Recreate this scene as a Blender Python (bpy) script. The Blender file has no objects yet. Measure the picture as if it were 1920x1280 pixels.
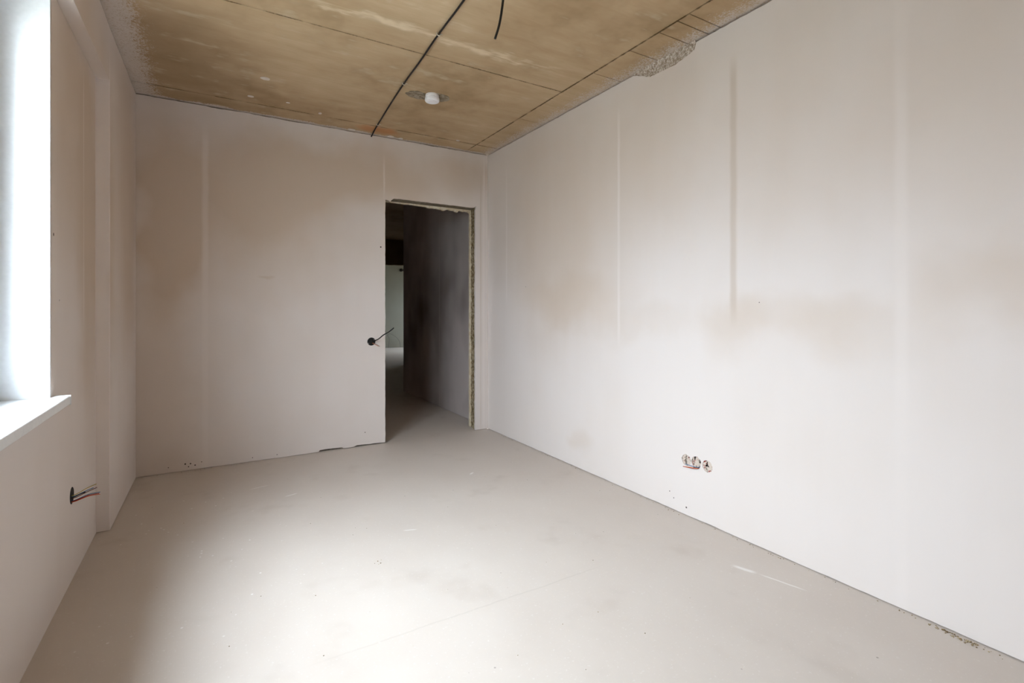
import bpy, bmesh, math, random
from mathutils import Vector, noise
from mathutils.geometry import delaunay_2d_cdt

sc = bpy.context.scene
COL = sc.collection
random.seed(7)

# ------------------------------------------------------------------ camera, sky, exposure
F_PX, W_PX, H_PX = 943.0, 1920.0, 1280.0
YAW = math.atan(564.0 / 943.0)
cam = bpy.data.cameras.new('camera')
cam.sensor_width = 36.0
cam.lens = F_PX / W_PX * 36.0
cam.shift_y = -(640.0 - 577.0) / W_PX
cam.clip_start = 0.02
cam_o = bpy.data.objects.new('camera', cam)
cam_o.location = (0, 0, 1.17)
cam_o.rotation_euler = (math.pi / 2, 0, -YAW)
COL.objects.link(cam_o)
sc.camera = cam_o

SKY = 16.0
world = bpy.data.worlds.new('overcast_sky')
world.use_nodes = True
wt = world.node_tree
bg = wt.nodes['Background']
bg.inputs['Color'].default_value = (0.77, 0.866, 1.0, 1)
# overcast sky after the CIE: three times brighter overhead than at the horizon
w_co = wt.nodes.new('ShaderNodeTexCoord'); w_sp = wt.nodes.new('ShaderNodeSeparateXYZ'); w_mr = wt.nodes.new('ShaderNodeMapRange')
wt.links.new(w_co.outputs['Generated'], w_sp.inputs[0]); wt.links.new(w_sp.outputs[2], w_mr.inputs[0])
w_mr.inputs[1].default_value = 0.0; w_mr.inputs[2].default_value = 1.0
w_mr.inputs[3].default_value = SKY / 3.0; w_mr.inputs[4].default_value = SKY
wt.links.new(w_mr.outputs[0], bg.inputs['Strength'])
sc.world = world

sc.view_settings.view_transform = 'Standard'
sc.view_settings.look = 'None'
sc.view_settings.gamma = 1.0
sc.view_settings.use_curve_mapping = False
sc.view_settings.exposure = 1.82
sc.cycles.diffuse_bounces = 5
sc.cycles.max_bounces = 8

def portal(name, loc, rot, sx, sy):
    l = bpy.data.lights.new(name, 'AREA')
    l.shape = 'RECTANGLE'; l.size = sx; l.size_y = sy
    l.cycles.is_portal = True
    o = bpy.data.objects.new(name, l)
    o.location = loc; o.rotation_euler = rot
    COL.objects.link(o)

# room dimensions (metres): x to the right, y towards the door wall, z up
XL, XP, XR = -0.514, -0.450, 2.30        # niche plane, pier plane, right wall
YB, YF = -1.3, 4.30                      # back wall, door wall
H = 2.65
WY0, WY1, WZ0, WZ1 = 0.90, 2.50, 0.836, 2.345   # window opening
# the sky reaches the rooms through the two windows only
portal('sky_portal_window', (-0.74, (WY0 + WY1) / 2, (WZ0 + WZ1) / 2), (0, -math.pi / 2, 0), WZ1 - WZ0, WY1 - WY0)
portal('sky_portal_far_window', (6.76, 13.25, 1.525), (0, math.pi / 2, 0), 1.25, 1.1)

# ------------------------------------------------------------------ node helper
class E:
    """a float socket of a node tree that understands arithmetic"""
    def __init__(s, t, v): s.t, s.v = t, v
    def m(s, op, b=None, c=None):
        n = s.t.nodes.new('ShaderNodeMath'); n.operation = op
        for i, x in enumerate((s, b, c)):
            if x is None: continue
            if isinstance(x, E): s.t.links.new(x.v, n.inputs[i])
            else: n.inputs[i].default_value = x
        return E(s.t, n.outputs[0])
    def __add__(s, b): return s.m('ADD', b)
    __radd__ = __add__
    def __sub__(s, b): return s.m('SUBTRACT', b)
    def __rsub__(s, b): return (s * -1.0) + b
    def __mul__(s, b): return s.m('MULTIPLY', b)
    __rmul__ = __mul__
    def __truediv__(s, b): return s.m('DIVIDE', b)
    def abs(s): return s.m('ABSOLUTE')
    def sqrt(s): return s.m('SQRT')
    def min(s, b): return s.m('MINIMUM', b)
    def max(s, b): return s.m('MAXIMUM', b)
    def clamp(s): return s.min(1.0).max(0.0)
    def step(s, a, b, lo=0.0, hi=1.0):
        n = s.t.nodes.new('ShaderNodeMapRange'); n.interpolation_type = 'SMOOTHSTEP'
        s.t.links.new(s.v, n.inputs[0])
        if a > b: a, b, lo, hi = b, a, hi, lo
        for i, x in zip((1, 2, 3, 4), (a, b, lo, hi)): n.inputs[i].default_value = x
        return E(s.t, n.outputs[0])

class Mat:
    def __init__(s, name, rough=0.9, spec=0.2):
        s.m = bpy.data.materials.new(name); s.m.use_nodes = True
        s.t = s.m.node_tree
        s.b = s.t.nodes['Principled BSDF']
        s.b.inputs['Roughness'].default_value = rough
        s.b.inputs['Specular IOR Level'].default_value = spec
        tc = s.t.nodes.new('ShaderNodeTexCoord')
        s.co = tc.outputs['Object']
        sp = s.t.nodes.new('ShaderNodeSeparateXYZ'); s.t.links.new(s.co, sp.inputs[0])
        s.x, s.y, s.z = (E(s.t, sp.outputs[i]) for i in range(3))
    def noise(s, scale, detail=3.0, rough=0.55, sx=1, sy=1, sz=1, off=0.0):
        mp = s.t.nodes.new('ShaderNodeMapping'); s.t.links.new(s.co, mp.inputs[0])
        mp.inputs['Scale'].default_value = (sx, sy, sz)
        mp.inputs['Location'].default_value = (off, off * 1.7, off * 0.6)
        n = s.t.nodes.new('ShaderNodeTexNoise'); s.t.links.new(mp.outputs[0], n.inputs['Vector'])
        n.inputs['Scale'].default_value = scale; n.inputs['Detail'].default_value = detail
        n.inputs['Roughness'].default_value = rough
        return E(s.t, n.outputs[0])
    def voronoi(s, scale, off=0.0):
        mp = s.t.nodes.new('ShaderNodeMapping'); s.t.links.new(s.co, mp.inputs[0])
        mp.inputs['Location'].default_value = (off, off, off)
        n = s.t.nodes.new('ShaderNodeTexVoronoi'); s.t.links.new(mp.outputs[0], n.inputs['Vector'])
        n.inputs['Scale'].default_value = scale
        return E(s.t, n.outputs['Distance'])
    def vec(s, a, b):
        n = s.t.nodes.new('ShaderNodeCombineXYZ')
        s.t.links.new(a.v, n.inputs[0]); s.t.links.new(b.v, n.inputs[1])
        return n.outputs[0]
    def length(s, v, mul, add):
        n = s.t.nodes.new('ShaderNodeVectorMath'); n.operation = 'MULTIPLY_ADD'
        s.t.links.new(v, n.inputs[0]); n.inputs[1].default_value = (*mul, 0); n.inputs[2].default_value = (*add, 0)
        l = s.t.nodes.new('ShaderNodeVectorMath'); l.operation = 'LENGTH'
        s.t.links.new(n.outputs[0], l.inputs[0])
        return E(s.t, l.outputs['Value'])
    def mix(s, a, b, f):
        n = s.t.nodes.new('ShaderNodeMix'); n.data_type = 'RGBA'
        if isinstance(f, E): s.t.links.new(f.v, n.inputs[0])
        else: n.inputs[0].default_value = f
        for i, c in ((6, a), (7, b)):
            if isinstance(c, tuple): n.inputs[i].default_value = (*c, 1)
            else: s.t.links.new(c, n.inputs[i])
        return n.outputs[2]
    def color(s, c):
        if isinstance(c, tuple): s.b.inputs['Base Color'].default_value = (*c, 1)
        else: s.t.links.new(c, s.b.inputs['Base Color'])
    def rough(s, e): s.t.links.new(e.v, s.b.inputs['Roughness'])
    def bump(s, h, dist=0.01, strength=1.0):
        n = s.t.nodes.new('ShaderNodeBump')
        n.inputs['Distance'].default_value = dist; n.inputs['Strength'].default_value = strength
        s.t.links.new(h.v, n.inputs['Height']); s.t.links.new(n.outputs[0], s.b.inputs['Normal'])

def simple(name, c, rough=0.6, spec=0.3, metal=0.0):
    m = Mat(name, rough, spec); m.color(c); m.b.inputs['Metallic'].default_value = metal
    v = m.noise(60, 2)
    m.color(m.mix(tuple(k * 0.93 for k in c), tuple(min(1, k * 1.05) for k in c), v))
    return m.m

def srgb(r, g, b):
    return tuple(((k / 255 + 0.055) / 1.055) ** 2.4 if k > 10 else k / 255 / 12.92 for k in (r, g, b))

LIGHT = srgb(221, 211, 205)
TAN = srgb(202, 184, 167)

def plaster(name, ax, blobs=(), beads_and_shading=(), pits=(), light=LIGHT, tan=TAN, cloud=0.35, off=0.0):
    """gypsum plaster: a pale ground, tan damp clouds (u, z, radius u, radius z, amount), pale raised bead
    lines (u, z0, z1, half width, amount) left by the guide rails or painted in as corner shading, small dark pits (u, z, radius)"""
    m = Mat(name, 0.88, 0.15)
    u = m.x if ax == 'x' else m.y
    z = m.z
    w1 = m.noise(2.0, 2, 0.6, off=off) - 0.5
    w2 = m.noise(6.0, 2, 0.6, off=off + 5) - 0.5
    wall_co = m.vec(u, z)
    warped = m.vec(u + w1 * 0.35 + w2 * 0.10, z + w1 * -0.30 + w2 * 0.12)
    st = ((m.noise(1.6, 2, 0.6, 1, 1, 0.8, off + 3) - 0.42) * (cloud * 2.2)).max(0.0)
    for (bu, bz, ru, rz, am) in blobs:
        st = m.length(warped, (1 / ru, 1 / rz), (-bu / ru, -bz / rz)).step(1.55, 0.25, 0.0, am) + st
    trowel = m.noise(9, 1, 0.6, 1.0, 1.0, 0.12, off + 8) - 0.5
    st = (st + trowel * 0.12).clamp()
    col = m.mix(light, tan, st)
    hgt = m.noise(3.0, 1, 0.45, 1, 1, 0.6, off) * 0.28
    if beads_and_shading: uw = u + w2 * 0.012
    for (bu, z0, z1, hw, am) in beads_and_shading:
        k = (uw - bu).abs().step(hw, hw * 0.2, 0.0, abs(am))
        k = k * (z - (z0 + z1) / 2).abs().step((z1 - z0) / 2 + 0.08, (z1 - z0) / 2 - 0.10)
        k = k * (trowel + w1).step(-0.35, 0.05, 0.4, 1.0)
        col = m.mix(col, tuple(min(1, c * 1.08) for c in light) if am >= 0 else tuple(c * 0.90 for c in tan), k)
    pit = None
    for (bu, bz, r) in pits:
        d = m.length(wall_co, (1 / r, 1 / r), (-bu / r, -bz / r))
        pit = d if pit is None else pit.min(d)
    if pit is not None: col = m.mix(col, (0.06, 0.045, 0.035), pit.step(1.0, 0.6))
    m.color(col)
    m.bump(hgt, 0.02, 0.35)
    return m.m

M = {}
M['right'] = plaster('plaster_right', 'y',
    blobs=[(3.2, 1.85, 0.85, 0.85, 0.62), (3.0, 1.25, 0.6, 0.16, 0.32), (2.1, 2.15, 0.45, 0.5, 0.40), (2.3, 1.08, 0.45, 0.10, 0.22),
           (1.66, 1.08, 0.16, 0.16, 0.32), (1.35, 1.12, 0.35, 0.10, 0.26), (1.25, 1.95, 0.4, 0.5, 0.32), (1.1, 1.05, 0.3, 0.14, 0.22),
           (0.60, 1.24, 0.30, 0.15, 0.40), (0.66, 1.9, 0.3, 0.6, 0.36), (2.9, 0.21, 0.12, 0.08, 0.29)],
    beads_and_shading=[(3.94, 1.22, 2.42, 0.016, 0.5), (2.479, 0.95, 2.45, 0.018, 0.5), (0.9, 0.0, 2.7, 0.035, 0.35), (1.632, 1.12, 2.42, 0.030, -0.6)],
    pits=[(1.49, 1.197, 0.003), (3.62, 1.35, 0.004), (2.05, 0.10, 0.004), (1.93, 0.045, 0.006), (2.02, 0.07, 0.004)], cloud=0.2, off=2.0)
M['far'] = plaster('plaster_far', 'x',
    blobs=[(-0.26, 1.95, 0.24, 0.5, 0.9), (0.3, 2.15, 0.6, 0.42, 0.75), (0.9, 2.3, 0.6, 0.26, 0.6), (0.45, 1.7, 0.7, 0.45, 0.5),
           (-0.3, 1.45, 0.18, 0.35, 0.6), (2.1, 2.4, 0.3, 0.2, 0.6), (0.37, 1.384, 0.05, 0.016, 0.4), (1.4, 2.35, 0.5, 0.3, 0.5),
           (-0.3, 0.5, 0.22, 0.8, 0.45)],
    beads_and_shading=[(-0.037, 0.0, 2.46, 0.030, 0.4), (1.282, 2.15, 2.45, 0.012, 0.5), (2.255, 0.0, 2.6, 0.014, 0.6), (2.222, 0.0, 2.5, 0.012, -0.4)],  # last two paint the corner's light and dark shading lines into the colour
    pits=[(1.254, 1.694, 0.008), (-0.16, 0.05, 0.007), (-0.128, 0.048, 0.006), (-0.14, 0.028, 0.005), (-0.10, 0.033, 0.006), (-0.06, 0.05, 0.004),
          (0.27, 0.03, 0.004), (0.44, 0.028, 0.004), (1.12, 0.115, 0.005), (-0.26, 0.04, 0.004)], cloud=0.3, off=9.0)
M['left'] = plaster('plaster_left', 'y',
    blobs=[(2.85, 1.95, 0.4, 0.6, 0.8), (3.22, 1.5, 0.25, 0.9, 0.9), (3.9, 1.8, 0.45, 0.9, 0.8)],  # second entry: niche made darker beside the pier
    beads_and_shading=[(3.061, 1.1, 2.25, 0.012, 0.5), (3.347, -0.2, 2.5, 0.016, 0.85)],  # second entry is no rail mark: it makes the pier's return face paler
    pits=[(2.62, 1.2, 0.004), (2.535, 1.449, 0.008)], cloud=0.3, off=15.0)
M['hall'] = plaster('plaster_hall', 'y', blobs=[(5.9, 1.2, 0.8, 0.5, 0.5)], beads_and_shading=[(5.55, 0.0, 2.4, 0.012, 0.5)],
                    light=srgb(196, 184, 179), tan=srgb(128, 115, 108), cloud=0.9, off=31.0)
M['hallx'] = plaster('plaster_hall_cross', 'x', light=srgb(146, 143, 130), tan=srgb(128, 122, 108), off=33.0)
M['bare'] = plaster('bare_masonry', 'x', light=srgb(150, 125, 95), tan=srgb(110, 88, 64), cloud=0.8, off=40.0)

def concrete_floor():
    m = Mat('screed', 0.55, 0.35)
    big = m.noise(1.1, 2, 0.6); mid = m.noise(4.5, 4, 0.65, 1.0, 0.6, 1, 4.0); fine = m.noise(90, 1, 0.6)
    c = m.mix(srgb(193, 180, 169), srgb(212, 202, 193), (big * 0.7 + mid * 0.45 - 0.08).clamp())
    c = m.mix(c, srgb(172, 157, 144), (m.noise(2.6, 3, 0.7, off=7.0).step(0.55, 0.78)) * 0.32)
    c = m.mix(c, srgb(228, 224, 220), fine.step(0.62, 0.78) * 0.25)
    # pale lime flecks, denser towards the window wall
    fl = m.voronoi(17.0, 3.0).step(0.10, 0.05) * big.step(0.42, 0.56) * m.x.step(0.8, 0.0, 0.15, 0.8)
    c = m.mix(c, srgb(240, 238, 236), fl)
    dk = m.voronoi(9.0, 8.0).step(0.045, 0.02) * mid.step(0.5, 0.58)
    c = m.mix(c, srgb(110, 98, 86), dk * 0.6)
    wob = mid - 0.5
    # faint joint in the screed
    ln = ((m.y - 1.75) + wob * 0.03).abs().step(0.006, 0.001) * m.x.step(0.2, 0.5) * m.x.step(1.6, 1.3)
    c = m.mix(c, srgb(150, 140, 128), ln * 0.16)
    # trowel scratches: (x, y, direction x, direction y, half length, half width)
    for (sx, sy, dx, dy, hl, hw) in ((2.09, 1.25, 0.25, -0.97, 0.11, 0.007), (2.05, 1.40, 0.3, -0.95, 0.06, 0.016), (0.43, 3.41, 0.9, 0.3, 0.045, 0.008),
                                     (0.27, 3.66, 0.95, 0.25, 0.07, 0.006), (1.58, 3.2, 0.8, 0.6, 0.03, 0.012), (0.9, 2.55, 0.9, -0.3, 0.04, 0.006)):
        a = (m.x - sx) * dx + (m.y - sy) * dy
        b = (m.x - sx) * (-dy) + (m.y - sy) * dx
        k = a.abs().step(hl, hl * 0.4) * (b + wob * 0.02).abs().step(hw, hw * 0.2)
        c = m.mix(c, srgb(244, 241, 238), k * 0.55)
    m.color(c)
    m.rough((mid * 0.25 + 0.40).clamp())
    m.bump(m.noise(3.0, 2) * 0.25, 0.015, 0.3)
    return m.m
M['floor'] = concrete_floor()

def concrete_ceiling():
    m = Mat('formwork_concrete', 0.85, 0.15)
    big = m.noise(1.3, 3, 0.65, off=3.0)
    grain = m.noise(5.0, 4, 0.7, 0.35, 2.0, 1, 1.0)
    sp = m.noise(110, 1, 0.6, off=9.0)
    edge = m.noise(8, 2, 0.6, off=1.0)
    c = m.mix(srgb(162, 133, 98), srgb(213, 189, 156), (big * 0.9 + grain * 0.8 - 0.36).clamp())
    c = m.mix(c, srgb(142, 116, 82), (grain * 0.4 + edge * 0.35 - big * 0.5).step(0.10, 0.32) * 0.6)
    c = m.mix(c, srgb(142, 117, 86), (m.x + (big - 0.5) * 0.6).step(0.35, -0.15) * m.y.step(2.6, 3.4) * 0.5)   # darker towards the far left corner
    # lime bloom along an old pour line
    d = ((m.y - 2.57) + (edge - 0.5) * 0.16 + (big - 0.5) * 0.2).abs()
    bloom = d.step(0.055, 0.005) * (m.x - 1.1).abs().step(0.95, 0.6) * grain.step(0.38, 0.6)
    c = m.mix(c, srgb(228, 210, 180), bloom * 0.8)
    c = m.mix(c, srgb(220, 202, 174), (grain * 0.6 + edge * 0.4).step(0.54, 0.66) * 0.4)
    # dirt in the joints of the formwork
    j = (m.y - 4.085).abs().min((m.x - 2.065).abs()).min((m.y - 2.785).abs() + 0.002 + (m.x - 2.07).max(0.0) * 0.5) + (sp - 0.5) * 0.008
    c = m.mix(c, srgb(88, 68, 42), j.step(0.010, 0.002) * edge.step(0.36, 0.56, 0.1, 0.85))
    # rust where the cable leaves
    r = m.length(m.vec(m.x, m.y), (1 / 0.2, 1 / 0.10), (-1.2 / 0.2, -4.17 / 0.10)) + (edge - 0.5) * 1.2
    c = m.mix(c, srgb(190, 122, 70), r.step(1.1, 0.3) * 0.6)
    # plaster dragged and spattered onto the slab along the walls
    s_r = (m.x + (edge - 0.5) * 0.14 + (sp - 0.5) * 0.30).step(2.19, 2.31)
    s_l = (m.x + (edge - 0.5) * 0.10 + (sp - 0.5) * 0.30).step(-0.31, -0.37)
    s_f = (m.y + (edge - 0.5) * 0.09 + (sp - 0.5) * 0.05).step(4.268, 4.276)
    c = m.mix(c, srgb(208, 197, 188), s_r.max(s_l).max(s_f) * m.y.step(4.33, 4.30) * sp.step(0.3, 0.5, 0.5, 0.92))
    m.color(c)
    m.bump(m.noise(6.0, 2, 0.6, 0.6, 1.4, 1) * 0.12, 0.02, 0.35)
    return m.m
M['ceiling'] = concrete_ceiling()

def rough_mortar(name, a, b, scale=45, off=0.0):
    m = Mat(name, 0.95, 0.1)
    n = m.noise(scale, 4, 0.7, off=off)
    m.color(m.mix(a, b, n.step(0.42, 0.60)))
    m.bump(n, 0.008, 0.8)
    return m.m
M['mortar'] = rough_mortar('rough_mortar', srgb(120, 101, 73), srgb(186, 169, 140), 34)
M['speckle'] = rough_mortar('chipped_plaster', srgb(160, 142, 124), srgb(212, 201, 189), 75, 3.0)
M['core'] = rough_mortar('masonry', srgb(104, 96, 86), srgb(130, 120, 106), 30, 6.0)
M['backskin'] = rough_mortar('back_plaster', srgb(214, 196, 166), srgb(226, 214, 192), 20, 8.0)
M['lintel'] = rough_mortar('lintel_concrete', srgb(128, 116, 98), srgb(146, 134, 116), 35, 12.0)
M['patch'] = rough_mortar('grey_putty', srgb(132, 118, 98), srgb(164, 152, 134), 28, 15.0)
M['splash'] = simple('plaster_splash', srgb(224, 214, 204), 0.9, 0.1)
M['white_pvc'] = simple('white_pvc', srgb(236, 237, 238), 0.35, 0.5)
M['detector'] = simple('white_plastic', srgb(238, 236, 238), 0.4, 0.4)
M['black'] = simple('black_cable', (0.012, 0.010, 0.009), 0.5, 0.4)
M['blackbox'] = simple('black_plastic', (0.01, 0.009, 0.008), 0.6, 0.3)
M['clip'] = simple('clip_metal', srgb(214, 204, 186), 0.4, 0.5)
M['red'] = simple('red_insulation', srgb(170, 40, 36), 0.45)
M['blue'] = simple('blue_insulation', srgb(72, 112, 150), 0.45)
M['yellow'] = simple('yellow_insulation', srgb(170, 150, 50), 0.45)
M['orange'] = simple('copper_wire', srgb(206, 108, 52), 0.4, 0.5)
M['brown'] = simple('brown_insulation', srgb(92, 38, 40), 0.45)
M['greyw'] = simple('grey_insulation', srgb(120, 112, 108), 0.5)
M['ground'] = simple('ground_gravel', srgb(128, 126, 118), 0.95, 0.1)
def socket_mat():
    m = Mat('socket_hole_plaster', 0.95, 0.1)
    n = m.noise(55, 3, 0.6, off=2.0); n2 = m.noise(38, 3, 0.6, off=9.0)
    c = m.mix(srgb(206, 190, 176), srgb(120, 108, 98), n.step(0.52, 0.6))
    c = m.mix(c, srgb(146, 74, 70), n2.step(0.56, 0.6))
    c = m.mix(c, srgb(30, 22, 20), m.noise(45, 3, 0.6, off=16.0).step(0.60, 0.64))
    m.color(c); m.bump(n, 0.006, 0.8)
    return m.m
M['socket'] = socket_mat()
def glass_mat():
    m = bpy.data.materials.new('window_glass'); m.use_nodes = True
    t = m.node_tree; t.nodes.clear()
    o = t.nodes.new('ShaderNodeOutputMaterial'); mx = t.nodes.new('ShaderNodeMixShader')
    tr = t.nodes.new('ShaderNodeBsdfTransparent'); gl = t.nodes.new('ShaderNodeBsdfGlossy'); lw = t.nodes.new('ShaderNodeLayerWeight'); p5 = t.nodes.new('ShaderNodeMath'); ma = t.nodes.new('ShaderNodeMath')
    tr.inputs[0].default_value = (0.95, 0.97, 0.96, 1); gl.inputs['Roughness'].default_value = 0.02
    p5.operation = 'POWER'; p5.inputs[1].default_value = 5.0; ma.operation = 'MULTIPLY_ADD'; ma.inputs[1].default_value = 0.96; ma.inputs[2].default_value = 0.04
    t.links.new(lw.outputs['Facing'], p5.inputs[0]); t.links.new(p5.outputs[0], ma.inputs[0]); t.links.new(ma.outputs[0], mx.inputs[0]); t.links.new(tr.outputs[0], mx.inputs[1]); t.links.new(gl.outputs[0], mx.inputs[2])
    t.links.new(mx.outputs[0], o.inputs[0])
    return m
M['glass'] = glass_mat()

# ------------------------------------------------------------------ mesh helpers
def obj(name, bm, mat, parent=None, smooth=False, bevel=0.0):
    me = bpy.data.meshes.new(name)
    bmesh.ops.recalc_face_normals(bm, faces=bm.faces)
    bm.to_mesh(me); bm.free()
    if smooth:
        for p in me.polygons: p.use_smooth = True
    me.materials.append(M[mat] if isinstance(mat, str) else mat)
    o = bpy.data.objects.new(name, me)
    COL.objects.link(o)
    if bevel:
        b = o.modifiers.new('bevel', 'BEVEL'); b.width = bevel; b.segments = 3; b.limit_method = 'ANGLE'; b.angle_limit = math.radians(50)
    if parent: o.parent = parent
    return o
def struct(o): o['kind'] = 'structure'; return o
def tag(o, label, cat, group=None):
    o['label'] = label; o['category'] = cat
    if group: o['group'] = group
    return o
def empty(name, loc=(0, 0, 0)):
    o = bpy.data.objects.new(name, None); o.empty_display_size = 0.05
    COL.objects.link(o)
    return o
def box(bm, x0, x1, y0, y1, z0, z1):
    v = [bm.verts.new((x, y, z)) for x in (x0, x1) for y in (y0, y1) for z in (z0, z1)]
    for f in ((0, 1, 3, 2), (4, 6, 7, 5), (0, 4, 5, 1), (2, 3, 7, 6), (0, 2, 6, 4), (1, 5, 7, 3)):
        bm.faces.new([v[i] for i in f])
    return bm
def boxo(name, dims, mat, parent=None, bevel=0.0):
    return obj(name, box(bmesh.new(), *dims), mat, parent, bevel=bevel)
def inside(p, poly):
    x, y = p; r = False
    for i in range(len(poly)):
        (x0, y0), (x1, y1) = poly[i - 1], poly[i]
        if (y0 > y) != (y1 > y) and x < (x1 - x0) * (y - y0) / (y1 - y0) + x0: r = not r
    return r
def plate(outline, holes, place, d0, d1):
    """solid plate from a flat outline with holes; place(a, b, depth) -> xyz"""
    pts, edges = [], []
    for loop in [outline] + list(holes):
        n0 = len(pts); pts += [Vector(p) for p in loop]
        edges += [(n0 + i, n0 + (i + 1) % len(loop)) for i in range(len(loop))]
    vs, es, fs, ov, oe, of = delaunay_2d_cdt(pts, edges, [], 0, 1e-6)
    bm = bmesh.new()
    A = [bm.verts.new(place(v.x, v.y, d0)) for v in vs]
    B = [bm.verts.new(place(v.x, v.y, d1)) for v in vs]
    use = {}
    for f in fs:
        c = (sum(vs[i].x for i in f) / len(f), sum(vs[i].y for i in f) / len(f))
        if not inside(c, outline) or any(inside(c, h) for h in holes): continue
        bm.faces.new([A[i] for i in f]); bm.faces.new([B[i] for i in reversed(f)])
        for k in range(len(f)):
            e = tuple(sorted((f[k], f[(k + 1) % len(f)]))); use[e] = use.get(e, 0) + 1
    for (i, j), n in use.items():
        if n == 1: bm.faces.new((A[i], A[j], B[j], B[i]))
    for v in [v for v in bm.verts if not v.link_faces]: bm.verts.remove(v)
    return bm
def jag(a, b, step, amp, seed, axis=1, rough=1.0):
    """points from a towards b (b left out) with an uneven edge on one axis"""
    n = max(2, int(math.dist(a, b) / step)); out = []
    for i in range(n):
        t = i / n; p = [a[0] + (b[0] - a[0]) * t, a[1] + (b[1] - a[1]) * t]
        if i:
            s = t * math.dist(a, b)
            p[axis] += amp * (noise.noise((s * 6, seed, 0)) * 0.8 + noise.noise((s * 31 * rough, seed, 4)) * 0.6 + noise.noise((s * 90 * rough, seed, 9)) * 0.35)
        out.append(tuple(p))
    return out
def circle(cy, cz, r, n=28, wob=0.0, seed=0.0):
    return [(cy + math.cos(2 * math.pi * i / n) * r * (1 + wob * noise.noise((i * 0.7, seed, 0))), cz + math.sin(2 * math.pi * i / n) * r * (1 + wob * noise.noise((i * 0.7, seed, 5)))) for i in range(n)]
def smooth_path(pts, k=8):
    P = [Vector(p) for p in pts]; P = [P[0] * 2 - P[1]] + P + [P[-1] * 2 - P[-2]]; out = []
    for i in range(1, len(P) - 2):
        for j in range(k):
            t = j / k; a, b, c, d = P[i - 1:i + 3]
            out.append(0.5 * ((2 * b) + (c - a) * t + (2 * a - 5 * b + 4 * c - d) * t * t + (3 * b - a - 3 * c + d) * t ** 3))
    out.append(P[-2]); return out
def tube(bm, pts, r, seg=8, k=8):
    path = smooth_path(pts, k); rings = []
    up = Vector((0.3, 0.2, 1)).normalized()
    for i, p in enumerate(path):
        d = (path[min(i + 1, len(path) - 1)] - path[max(i - 1, 0)]).normalized()
        s = d.cross(up)
        if s.length < 0.05: s = d.cross(Vector((1, 0, 0)))
        s.normalize(); n = s.cross(d)
        rings.append([bm.verts.new(p + (s * math.cos(a) + n * math.sin(a)) * r) for a in (2 * math.pi * q / seg for q in range(seg))])
    for a, b in zip(rings, rings[1:]):
        for q in range(seg): bm.faces.new((a[q], a[(q + 1) % seg], b[(q + 1) % seg], b[q]))
    bm.faces.new(rings[0]); bm.faces.new(list(reversed(rings[-1])))
    return bm
def lathe(bm, prof, loc, axis='z', seg=36):
    rings = []
    for (r, t) in prof:
        ring = []
        for q in range(seg):
            a = 2 * math.pi * q / seg; u, v = r * math.cos(a), r * math.sin(a)
            p = {'z': (u, v, t), 'x': (t, u, v), 'y': (u, t, v)}[axis]
            ring.append(bm.verts.new((loc[0] + p[0], loc[1] + p[1], loc[2] + p[2])))
        rings.append(ring)
    for a, b in zip(rings, rings[1:]):
        for q in range(seg): bm.faces.new((a[q], a[(q + 1) % seg], b[(q + 1) % seg], b[q]))
    if prof[0][0] > 1e-6: bm.faces.new(rings[0])
    if prof[-1][0] > 1e-6: bm.faces.new(list(reversed(rings[-1])))
    bmesh.ops.remove_doubles(bm, verts=bm.verts, dist=1e-6)
    return bm

YZ = lambda a, b, d: (d, a, b)     # plates standing along y
XZ = lambda a, b, d: (a, d, b)     # plates standing along x
XY = lambda a, b, d: (a, b, d)

# ------------------------------------------------------------------ the ground outside
g = struct(boxo('ground', (-60, 60, -60, 70, -3.3, -3.1), 'ground'))

# ------------------------------------------------------------------ floor
floor = struct(boxo('floor', (-0.95, 6.95, -1.45, 14.75, -0.2, 0.0), 'floor'))

# ------------------------------------------------------------------ ceiling: slab with the imprint of the formwork sheets
ceil = struct(boxo('ceiling', (-0.95, 6.95, -1.45, 14.75, H + 0.008, H + 0.2), 'core'))
def sheet(x0, x1, y0, y1):
    g = 0.0028
    z = H + random.uniform(-0.0004, 0.0004)
    bm = box(bmesh.new(), x0 + g, x1 - g, y0 + g, y1 - g, z, H + 0.0078)
    obj('formwork_sheet', bm, 'ceiling', ceil, bevel=0.0012)
XS = 2.065
ys = [-1.4, 0.20, 1.49, 2.785, 4.085, 4.40]
for a, b in zip(ys, ys[1:]): sheet(-0.60, XS, a, b)
yr = [-1.4, 0.35, 1.715, 1.79, 1.915, 2.137, 2.46, 3.35, 4.085, 4.40]
for a, b in zip(yr, yr[1:]): sheet(XS, 2.45, a, b)
for a, b in zip([4.40, 5.7, 7.0, 8.3, 9.6, 10.9, 12.2, 13.5, 14.7], [5.7, 7.0, 8.3, 9.6, 10.9, 12.2, 13.5, 14.7]):
    for c, d in ((0.8, 3.2), (3.2, 6.9)): sheet(c, d, a, b)

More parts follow.
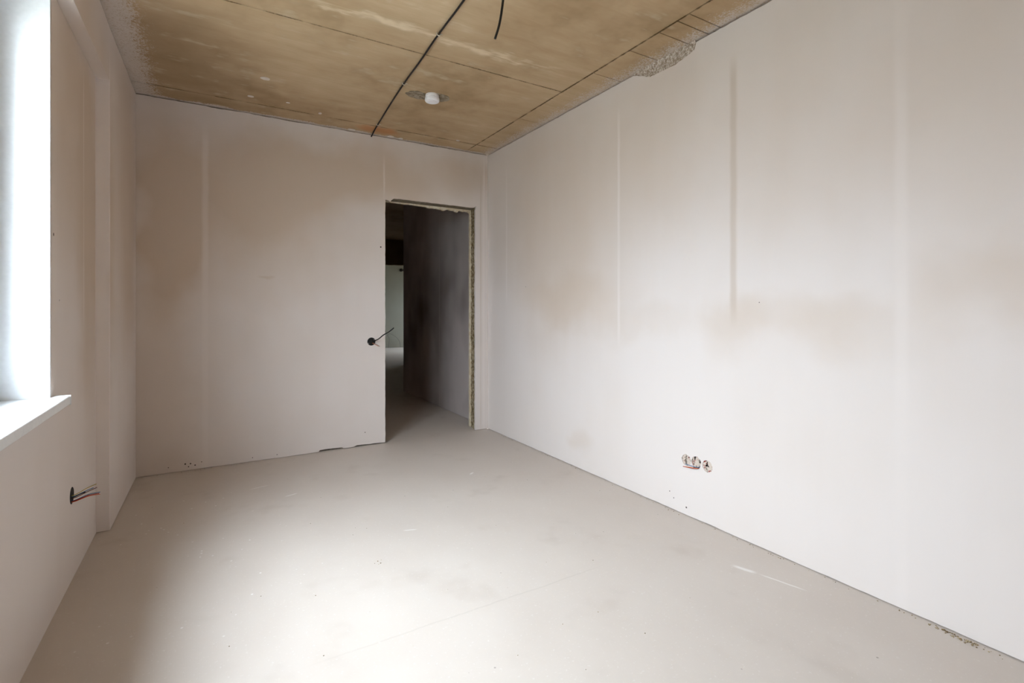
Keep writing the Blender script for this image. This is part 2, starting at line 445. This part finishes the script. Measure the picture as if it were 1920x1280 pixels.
# putty patch round the detector
def blob_outline(cx, cy, rx, ry, seed, n=40):
    return [(cx + rx * math.cos(a) * (1 + 0.18 * noise.noise((math.cos(a) * 2, math.sin(a) * 2, seed))), cy + ry * math.sin(a) * (1 + 0.22 * noise.noise((math.cos(a) * 2, math.sin(a) * 2, seed + 9))))
            for a in (2 * math.pi * i / n for i in range(n))]
obj('putty_patch', plate(blob_outline(1.235, 3.335, 0.085, 0.058, 1), [], XY, H - 0.004, H + 0.002), 'patch', ceil)
obj('putty_patch', plate(blob_outline(1.36, 3.30, 0.092, 0.062, 4), [], XY, H - 0.0035, H + 0.002), 'patch', ceil)
for (px, py, rx, ry, s) in ((0.237, 3.955, 0.020, 0.014, 1), (0.475, 3.94, 0.013, 0.007, 2), (0.71, 4.03, 0.012, 0.014, 3), (0.30, 3.60, 0.028, 0.020, 4),
                            (1.87, 4.06, 0.018, 0.010, 5), (1.33, 4.265, 0.030, 0.022, 6), (1.42, 4.27, 0.020, 0.018, 7), (1.0, 4.26, 0.03, 0.014, 8)):
    obj('plaster_splash', plate(blob_outline(px, py, rx, ry, s * 3.1, 14), [], XY, H - 0.004, H + 0.002), 'splash', ceil)

# ------------------------------------------------------------------ right wall
sock = [(1.930, 0.312), (1.862, 0.317), (1.790, 0.314)]
out = jag((YB, 0.004), (4.30, 0.004), 0.03, 0.003, 1.0)
out = [(a, max(0.001, b)) for a, b in out]
top = [(4.30, 2.642)] + jag((4.30, 2.642), (2.335, 2.642), 0.03, 0.004, 2.0)[1:]
top += jag((2.335, 2.640), (2.20, 2.578), 0.008, 0.010, 3.0) + jag((2.20, 2.578), (2.0, 2.574), 0.008, 0.011, 4.0) + jag((2.0, 2.574), (1.885, 2.592), 0.008, 0.010, 5.0)
top += jag((1.875, 2.600), (1.862, 2.636), 0.01, 0.004, 6.0) + jag((1.862, 2.638), (YB, 2.642), 0.03, 0.005, 7.0) + [(YB, 2.642)]
wr = struct(obj('wall_right', plate(out + [(4.30, 0.004)] + top[0:], [circle(a, b, 0.032, 28, 0.16, i * 3.0) for i, (a, b) in enumerate(sock)], YZ, XR, XR + 0.022), 'right'))
boxo('masonry', (XR + 0.0225, XR + 0.16, YB - 0.1, 4.301, 0.0, H + 0.008), 'core', wr)
# the chipped patch under the ceiling
bm = bmesh.new(); ny, nz = 70, 16; grid = []
for i in range(ny + 1):
    row = []
    for j in range(nz + 1):
        y = 1.865 + 0.47 * i / ny; z = 2.555 + 0.095 * j / nz
        k = noise.noise((y * 60, z * 60, 2)) * 0.005 + noise.noise((y * 140, z * 140, 5)) * 0.004
        row.append(bm.verts.new((XR + 0.012 - 0.02 * (j / nz) ** 3 + k, y, z)))
    grid.append(row)
for i in range(ny):
    for j in range(nz): bm.faces.new((grid[i][j], grid[i + 1][j], grid[i + 1][j + 1], grid[i][j + 1]))
obj('chipped_plaster', bm, 'speckle', wr)
for i, (a, b) in enumerate(sock):
    bm = bmesh.new()
    lathe(bm, [(0.0365, 0.0015), (0.0325, 0.002), (0.0315, 0.022), (0.022, 0.026), (0.0, 0.024)], (XR + 0.0005, a, b), 'x', 28)
    for v in bm.verts:
        if v.co.x > XR + 0.01: v.co += Vector((noise.noise(v.co * 70) * 0.008 - 0.004, noise.noise(v.co * 50 + Vector((5, 0, 0))) * 0.003, 0))
        else: v.co.x = XR + 0.004
    c = obj('socket_hole', bm, 'socket', wr, smooth=False)
    c['label'] = 'round chased hole with reddish rubble'

# ------------------------------------------------------------------ door wall
DX0, DX1, DZ = 1.293, 2.165, 2.118
YC, YD, YE = 4.322, 4.455, 4.480
o = [(-0.60, 0.003)] + jag((-0.60, 0.003), (0.74, 0.003), 0.03, 0.003, 11.0)[1:]
o += [(0.745, 0.004), (0.755, 0.016), (0.80, 0.019), (0.86, 0.017), (0.93, 0.015), (0.945, 0.005), (1.0, 0.004), (1.03, 0.006), (1.05, 0.016), (1.12, 0.014), (1.16, 0.010), (1.2, 0.012), (1.27, 0.008)]
o += jag((DX0, 0.008), (DX0, 2.09), 0.02, 0.004, 12.0, axis=0, rough=1.5)
o += [(DX0 + 0.002, DZ - 0.010), (DX0 + 0.030, DZ - 0.014), (DX0 + 0.045, DZ - 0.022), (DX0 + 0.058, DZ - 0.008), (DX0 + 0.080, DZ + 0.008)] + jag((DX0 + 0.085, DZ + 0.008), (DX1 - 0.03, DZ + 0.006), 0.015, 0.005, 13.0)
o += [(DX1 - 0.012, DZ + 0.008), (DX1 + 0.008, DZ + 0.026), (DX1 + 0.003, DZ - 0.01)]
o += jag((DX1, DZ - 0.01), (DX1, 0.004), 0.02, 0.005, 14.0, axis=0, rough=1.3)
o += [(DX1, 0.004), (2.299, 0.004), (2.299, 2.643)] + jag((2.299, 2.643), (-0.60, 2.643), 0.02, 0.007, 15.0)[1:] + [(-0.60, 2.643)]
o = [(a, max(b, 0.001)) for a, b in o]
wf = struct(obj('wall_far', plate(o, [circle(1.173, 0.883, 0.033, 28)], XZ, YF, YC), 'far'))
o = [(-0.60, 0.0), (DX0 + 0.006, 0.0), (DX0 + 0.006, DZ + 0.026), (DX1 + 0.045, DZ + 0.026), (DX1 + 0.045, 0.0), (2.3225, 0.0), (2.3225, H + 0.008), (-0.60, H + 0.008)]
obj('masonry', plate(o, [], XZ, YC + 0.0004, YD - 0.0004), 'core', wf)
boxo('lintel', (DX0 + 0.007, DX1 + 0.044, YC + 0.001, YD - 0.001, DZ + 0.012, DZ + 0.0255), 'lintel', wf)
# rough mortar face of the jamb
bm = bmesh.new(); nz_, nd = 260, 12; grid = []
for i in range(nz_ + 1):
    row = []
    for j in range(nd + 1):
        z = (DZ + 0.013) * i / nz_; y = YC - 0.006 + 0.138 * j / nd
        k = noise.noise((y * 45, z * 45, 7)) * 0.007 + noise.noise((y * 110, z * 110, 3)) * 0.004 + noise.noise((y * 9, z * 9, 1)) * 0.004
        row.append(bm.verts.new((DX1 + 0.006 + 0.024 * j / nd + k, y, z)))
    grid.append(row)
for i in range(nz_):
    for j in range(nd): bm.faces.new((grid[i][j], grid[i + 1][j], grid[i + 1][j + 1], grid[i][j + 1]))
obj('rough_jamb', bm, 'mortar', wf)
# plaster on the far side of the wall, hanging ragged below the lintel
BX = DX1 + 0.017
o = [(-0.60, 0.003), (DX0 + 0.004, 0.003), (DX0 + 0.004, 2.122)]
o += jag((DX0 + 0.004, 2.122), (1.74, 2.116), 0.012, 0.008, 21.0, rough=0.8) + jag((1.74, 2.108), (2.06, 2.102), 0.010, 0.026, 22.0, rough=0.7) + jag((2.06, 2.112), (BX - 0.01, 2.110), 0.012, 0.010, 23.0)
o += jag((BX, 2.10), (BX, 0.004), 0.02, 0.004, 24.0, axis=0)
o += [(BX, 0.004), (2.317, 0.004), (2.317, 2.64), (-0.60, 2.64)]
obj('back_plaster', plate(o, [], XZ, YD, YE), 'backskin', wf)

# ------------------------------------------------------------------ window wall
hole = [(WY0, WZ0 - 0.04), (WY1, WZ0 - 0.04)] + jag((WY1, WZ0 - 0.04), (WY1, WZ1), 0.025, 0.0035, 31.0, axis=0)[1:] + [(WY1, WZ1), (WY0, WZ1)]
wl = struct(obj('wall_left', plate([(YB - 0.1, 0.0), (4.40, 0.0), (4.40, H + 0.008), (YB - 0.1, H + 0.008)],
    [hole, circle(2.825, 0.364, 0.036, 24)], YZ, XL, -0.80), 'left'))
o = jag((YB, 2.36), (3.345, 2.36), 0.08, 0.002, 33.0)
o += jag((3.345, 2.36), (3.345, 0.003), 0.08, 0.002, 34.0, axis=0) + [(3.352, 0.003), (4.299, 0.003), (4.299, 2.641)] + jag((4.299, 2.641), (YB, 2.641), 0.025, 0.006, 35.0)[1:] + [(YB, 2.641)]
pier = obj('plaster_pier', plate(o, [], YZ, XP, XL), 'left', wl, bevel=0.0035)
for v in pier.data.vertices:                       # the pier leans a little out of true
    if v.co.x > XL + 0.02: v.co.x += 0.012 * (v.co.y - 3.9)  if v.co.y > 3.3 else -0.0072
# plumbing of the box in the niche
bm = lathe(bmesh.new(), [(0.0362, 0.0), (0.0345, 0.001), (0.0345, -0.045), (0.0, -0.045)], (XL, 2.825, 0.364), 'x', 28)
c = obj('socket_box', bm, 'blackbox', wl)

# window: pvc frame, two sashes with panes, handle, sill
win = struct(empty('window_1'))
fx0, fx1 = -0.718, -0.652
obj('frame', plate([(WY0 - 0.01, WZ0 - 0.01), (WY1 + 0.01, WZ0 - 0.01), (WY1 + 0.01, WZ1 + 0.01), (WY0 - 0.01, WZ1 + 0.01)],
    [[(WY0 + 0.05, WZ0 + 0.05), (WY1 - 0.05, WZ0 + 0.05), (WY1 - 0.05, WZ1 - 0.05), (WY0 + 0.05, WZ1 - 0.05)]], YZ, fx0, fx1), 'white_pvc', win, bevel=0.004)
boxo('mullion', (fx0, fx1 - 0.004, 1.665, 1.735, WZ0 + 0.0505, WZ1 - 0.0505), 'white_pvc', win)
for (a, b) in ((WY0 + 0.052, 1.664), (1.736, WY1 - 0.052)):
    z0, z1 = WZ0 + 0.052, WZ1 - 0.052
    s = obj('sash', plate([(a, z0), (b, z0), (b, z1), (a, z1)], [[(a + 0.055, z0 + 0.055), (b - 0.055, z0 + 0.055), (b - 0.055, z1 - 0.055), (a + 0.055, z1 - 0.055)]], YZ, fx0 + 0.01, fx1 + 0.012), 'white_pvc', win, bevel=0.004)
    boxo('pane', (-0.690, -0.684, a + 0.0552, b - 0.0552, z0 + 0.0552, z1 - 0.0552), 'glass', s)
for n_, d_ in (('reveal_panel', (fx1 + 0.0005, XL - 0.0005, WY1 - 0.012, WY1 - 0.0045, WZ0 + 0.0005, WZ1 - 0.009)),
               ('reveal_panel', (fx1 + 0.0005, XL - 0.0005, WY0 + 0.0005, WY0 + 0.008, WZ0 + 0.0005, WZ1 - 0.009)),
               ('reveal_panel', (fx1 + 0.0005, XL - 0.0005, WY0 + 0.0005, WY1 - 0.0045, WZ1 - 0.0085, WZ1 - 0.0005))):
    boxo(n_, d_, 'white_pvc', win)
hb = tube(bmesh.new(), [(fx1 + 0.013, 1.765, 1.5), (fx1 + 0.045, 1.765, 1.5), (fx1 + 0.05, 1.765, 1.46), (fx1 + 0.05, 1.765, 1.38)], 0.009, 10)
obj('handle', hb, 'white_pvc', win, smooth=True)
sill = obj('sill', plate([(fx1 - 0.0, WY0 + 0.002), (fx1, WY1 - 0.002), (XL - 0.001, WY1 - 0.002), (XL + 0.001, WY1 + 0.02), (XL + 0.052, WY1 + 0.02), (XL + 0.052, WY0 - 0.02), (XL + 0.001, WY0 - 0.02), (XL - 0.001, WY0 + 0.002)],
    [], XY, WZ0 - 0.036, WZ0), 'white_pvc', win, bevel=0.006)
boxo('sill_end_cap', (XL + 0.003, XL + 0.0535, WY1 + 0.0195, WY1 + 0.0225, WZ0 - 0.037, WZ0 + 0.001), 'white_pvc', sill, bevel=0.001)
boxo('sill_bed', (fx1, XL - 0.002, WY0 + 0.002, WY1 - 0.002, WZ0 - 0.0398, WZ0 - 0.0365), 'splash', win)

# ------------------------------------------------------------------ back wall, corridor, hall and far room
wb = struct(boxo('wall_back', (-0.60, 2.45, YB - 0.12, YB - 0.001, 0.0, H + 0.008), 'far'))
XH = 2.318
struct(boxo('wall_corridor', (XH, XH + 0.13, YE + 0.0005, 6.85, 0.002, H - 0.002), 'hall', bevel=0.004))
struct(boxo('wall_passage', (0.80, 0.92, YE + 0.0005, 10.70, 0.0, H - 0.002), 'hall'))
struct(boxo('wall_hall_near', (XH + 0.131, 5.60, 6.73, 6.85, 0.0, H - 0.002), 'hallx'))
struct(boxo('wall_hall_right', (5.50, 5.60, 6.851, 10.70, 0.0, H - 0.002), 'hall'))
o = [(0.80, 0.0), (2.75, 0.0), (2.75, 2.10)] + jag((2.75, 2.105), (4.2, 2.105), 0.03, 0.008, 41.0)[1:] + [(4.2, 2.10), (4.2, 0.0), (6.8, 0.0), (6.8, H - 0.002), (0.8, H - 0.002)]
struct(obj('wall_partition', plate(o, [], XZ, 10.701, 10.82), 'bare'))
struct(boxo('wall_far_room_left', (0.80, 0.92, 10.821, 14.5, 0.0, H - 0.002), 'hall'))
struct(boxo('wall_far_room_end', (0.80, 6.80, 14.5, 14.62, 0.004, H - 0.002), 'hallx'))
struct(obj('wall_far_room_right', plate([(10.821, 0.0), (14.499, 0.0), (14.499, H - 0.002), (10.821, H - 0.002)], [[(12.7, 0.9), (13.8, 0.9), (13.8, 2.15), (12.7, 2.15)]], YZ, 6.50, 6.80), 'hall'))
w2 = struct(empty('window_2'))
obj('frame', plate([(12.7, 0.9), (13.8, 0.9), (13.8, 2.15), (12.7, 2.15)], [[(12.76, 0.96), (13.22, 0.96), (13.22, 2.09), (12.76, 2.09)], [(13.28, 0.96), (13.74, 0.96), (13.74, 2.09), (13.28, 2.09)]], YZ, 6.68, 6.74), 'white_pvc', w2)
for a in (12.7602, 13.2802): boxo('pane', (6.706, 6.712, a, a + 0.4596, 0.9602, 2.0898), 'glass', w2)

# ------------------------------------------------------------------ smoke detector
det = empty('smoke_detector')
tag(det, 'small white round smoke detector on the grey ceiling patch', 'smoke detector')
DC = (1.318, 3.285)
obj('base', lathe(bmesh.new(), [(0.045, H - 0.001), (0.047, H - 0.006), (0.047, H - 0.018), (0.044, H - 0.021), (0.0, H - 0.021)], (DC[0], DC[1], 0)), 'detector', det, smooth=False)
obj('body', lathe(bmesh.new(), [(0.043, H - 0.0212), (0.049, H - 0.024), (0.050, H - 0.030), (0.050, H - 0.041), (0.047, H - 0.047), (0.038, H - 0.050), (0.0, H - 0.051)], (DC[0], DC[1], 0)), 'detector', det, smooth=False)
obj('cover_disc', lathe(bmesh.new(), [(0.034, H - 0.0505), (0.033, H - 0.0525), (0.0, H - 0.053)], (DC[0], DC[1], 0)), 'detector', det)

# ------------------------------------------------------------------ cables
ZC = H - 0.0065
cab = empty('ceiling_cable')
tag(cab, 'long black cable clipped along the concrete ceiling down to the door wall', 'cable')
obj('sheath', tube(bmesh.new(), [(0.985, 1.2, ZC), (1.02, 1.85, ZC), (1.04, 2.197, ZC), (1.0515, 2.528, ZC), (1.072, 2.88, ZC - 0.001), (1.087, 3.203, ZC), (1.117, 3.62, ZC), (1.150, 4.025, ZC), (1.158, 4.12, ZC - 0.001), (1.172, 4.25, ZC - 0.004), (1.173, 4.286, ZC - 0.008), (1.173, 4.30, ZC - 0.012)], 0.0052, 10), 'black', cab, smooth=True)
for (x, y) in ((1.035, 1.9), (1.0515, 2.528), (1.087, 3.203), (1.150, 4.025)):
    bm = tube(bmesh.new(), [(x - 0.011, y, H - 0.0005), (x - 0.009, y, H - 0.010), (x, y, H - 0.0145), (x + 0.009, y, H - 0.010), (x + 0.012, y, H - 0.003), (x + 0.024, y + 0.002, H - 0.0015)], 0.0024, 6, 5)
    obj('cable_clip', bm, 'clip', cab, smooth=True)
hc = obj('hanging_cable', tube(bmesh.new(), [(1.045, 1.80, H), (1.047, 1.806, H - 0.02), (1.050, 1.815, H - 0.10), (1.047, 1.825, H - 0.20), (1.036, 1.834, H - 0.29), (1.019, 1.842, H - 0.355)], 0.0052, 10), 'black', smooth=True)
tag(hc, 'short loose black cable end hanging down from the ceiling', 'cable')

def bundle(name, label, strands):
    r = empty(name); tag(r, label, 'wires')
    for (mat, rad, pts) in strands: obj('wire', tube(bmesh.new(), pts, rad, 8, 6), mat, r, smooth=True)
    return r
# niche wires
X0, Y0, Z0 = XL - 0.03, 2.825, 0.364
bundle('wire_bundle', 'fan of coloured wires sticking out of the wall below the window', [
    ('yellow', 0.0014, [(X0, Y0, Z0 - 0.006), (XL + 0.012, 2.826, 0.366), (XL + 0.05, 2.828, 0.386), (XL + 0.082, 2.83, 0.398)]),
    ('blue',   0.0016, [(X0, Y0, Z0 - 0.012), (XL + 0.012, 2.826, 0.361), (XL + 0.05, 2.828, 0.376), (XL + 0.072, 2.83, 0.383)]),
    ('brown',  0.0016, [(X0, Y0, Z0 - 0.016), (XL + 0.012, 2.823, 0.354), (XL + 0.05, 2.826, 0.370), (XL + 0.084, 2.828, 0.383)]),
    ('black',  0.0020, [(X0, Y0, Z0 - 0.010), (XL + 0.004, 2.824, 0.356), (XL + 0.024, 2.825, 0.364), (XL + 0.045, 2.826, 0.371)]),
    ('red',    0.0018, [(X0, Y0, Z0 - 0.030), (XL + 0.010, 2.822, 0.340), (XL + 0.055, 2.825, 0.354), (XL + 0.092, 2.827, 0.3555)]),
    ('blue',   0.0016, [(X0, Y0, Z0 - 0.028), (XL + 0.010, 2.826, 0.342), (XL + 0.055, 2.828, 0.3575), (XL + 0.095, 2.830, 0.360)]),
    ('orange', 0.0013, [(X0, Y0, Z0 - 0.031), (XL + 0.010, 2.820, 0.338), (XL + 0.055, 2.823, 0.351), (XL + 0.096, 2.825, 0.352)])])
# socket wires on the right wall: they leave the middle hole and bend towards the door
yc, zc = sock[1]
def rw(y, z, d): return (XR - d, y, z)
bundle('wire_bundle', 'short coloured wires bent sideways out of the middle socket hole', [
    ('blue',   0.0017, [rw(yc - 0.018, zc - 0.018, -0.012), rw(yc - 0.018, zc - 0.022, 0.010), rw(yc + 0.012, zc - 0.020, 0.022), rw(yc + 0.055, zc - 0.019, 0.026)]),
    ('orange', 0.0017, [rw(yc - 0.018, zc - 0.022, -0.012), rw(yc - 0.016, zc - 0.026, 0.010), rw(yc + 0.014, zc - 0.029, 0.022), rw(yc + 0.052, zc - 0.033, 0.028)]),
    ('red',    0.0017, [rw(yc - 0.020, zc - 0.024, -0.012), rw(yc - 0.016, zc - 0.028, 0.009), rw(yc + 0.016, zc - 0.033, 0.019), rw(yc + 0.068, zc - 0.036, 0.027)]),
    ('black',  0.0022, [rw(yc - 0.020, zc - 0.020, -0.010), rw(yc - 0.019, zc - 0.024, 0.006), rw(yc - 0.006, zc - 0.0255, 0.013), rw(yc + 0.006, zc - 0.0255, 0.016)])])
# switch box beside the door
sb = empty('switch_box')
tag(sb, 'black round switch box set into the wall beside the doorway', 'switch box')
obj('cup', lathe(bmesh.new(), [(0.0345, -0.0015), (0.0335, -0.0025), (0.0300, -0.0025), (0.0295, 0.0), (0.0292, 0.018), (0.0, 0.018)], (1.173, YF, 0.883), 'y', 28), 'blackbox', sb)
for a in (0.6, 3.7):
    obj('screw_lug', lathe(bmesh.new(), [(0.0, -0.0032), (0.004, -0.0032), (0.0045, -0.001), (0.0045, 0.004), (0.0, 0.004)], (1.173 + 0.028 * math.cos(a), YF, 0.883 + 0.028 * math.sin(a)), 'y', 12), 'greyw', sb)
bundle('wire_bundle', 'stiff black cable and two bare copper wires from the switch box', [
    ('black',  0.0048, [(1.18, 4.312, 0.882), (1.19, 4.29, 0.888), (1.215, 4.24, 0.905), (1.245, 4.19, 0.942), (1.275, 4.145, 0.968), (1.305, 4.10, 1.003)]),
    ('orange', 0.0018, [(1.180, 4.312, 0.872), (1.186, 4.29, 0.866), (1.203, 4.27, 0.856), (1.222, 4.25, 0.843)]),
    ('greyw',  0.0018, [(1.186, 4.312, 0.874), (1.194, 4.29, 0.868), (1.212, 4.268, 0.857), (1.232, 4.25, 0.843)])])
# far room: black box with its cable high on the end wall, loops of wire near the floor
fb = empty('junction_box')
tag(fb, 'tiny round black junction box high on the far room wall', 'junction box')
obj('cup', lathe(bmesh.new(), [(0.045, 0.0), (0.045, -0.03), (0.038, -0.036), (0.0, -0.036)], (4.83, 14.499, 2.29), 'y', 20), 'blackbox', fb)
obj('cable', tube(bmesh.new(), [(4.86, 14.475, 2.29), (4.95, 14.475, 2.292), (5.10, 14.477, 2.292), (5.3, 14.48, 2.29)], 0.024, 8), 'black', fb)
lw = obj('wire_loop', tube(bmesh.new(), [(4.42, 14.40, 0.01), (4.46, 14.42, 0.26), (4.40, 14.40, 0.38), (4.50, 14.40, 0.41), (4.66, 14.40, 0.31), (4.76, 14.40, 0.17), (4.79, 14.40, 0.012)], 0.006, 8), 'greyw', smooth=True)
tag(lw, 'thin grey loop of wire rising from the floor of the far room', 'wire')

# ------------------------------------------------------------------ crumbs of plaster
def crumbs(name, label, spots):
    bm = bmesh.new()
    for (x, y, r) in spots:
        n0 = len(bm.verts)
        res = bmesh.ops.create_icosphere(bm, subdivisions=1, radius=r)
        for v in res['verts']:
            k = 1 + 0.5 * noise.noise(v.co * (2 / r) + Vector((x * 50, y * 50, 0)))
            v.co = Vector((v.co.x * k * 1.2 + x, v.co.y * k + y, max(0.0002, v.co.z * 0.6 * k + r * 0.4)))
    o = obj(name, bm, 'mortar')
    o['kind'] = 'stuff'; o['label'] = label; o['category'] = 'debris'
    return o
rnd = random.Random(3)
crumbs('plaster_crumbs', 'dark plaster crumbs lying along the foot of the right wall',
       [(2.285 - abs(rnd.gauss(0, 0.012)), 0.72 + rnd.gauss(0, 0.05), rnd.uniform(0.0015, 0.004)) for _ in range(60)] +
       [(2.29 - abs(rnd.gauss(0, 0.008)), rnd.uniform(0.45, 4.1), rnd.uniform(0.001, 0.003)) for _ in range(90)])
crumbs('grit', 'scattered grit on the screed floor in front of the doorway',
       [(rnd.uniform(-0.3, 2.2), rnd.uniform(0.9, 4.2), rnd.uniform(0.0008, 0.0024)) for _ in range(70)] +
       [(0.668 + rnd.gauss(0, 0.012), 2.307 + rnd.gauss(0, 0.012), rnd.uniform(0.0015, 0.003)) for _ in range(5)] +
       [(-0.13 + rnd.gauss(0, 0.2), 4.285 - abs(rnd.gauss(0, 0.01)), rnd.uniform(0.001, 0.003)) for _ in range(20)])
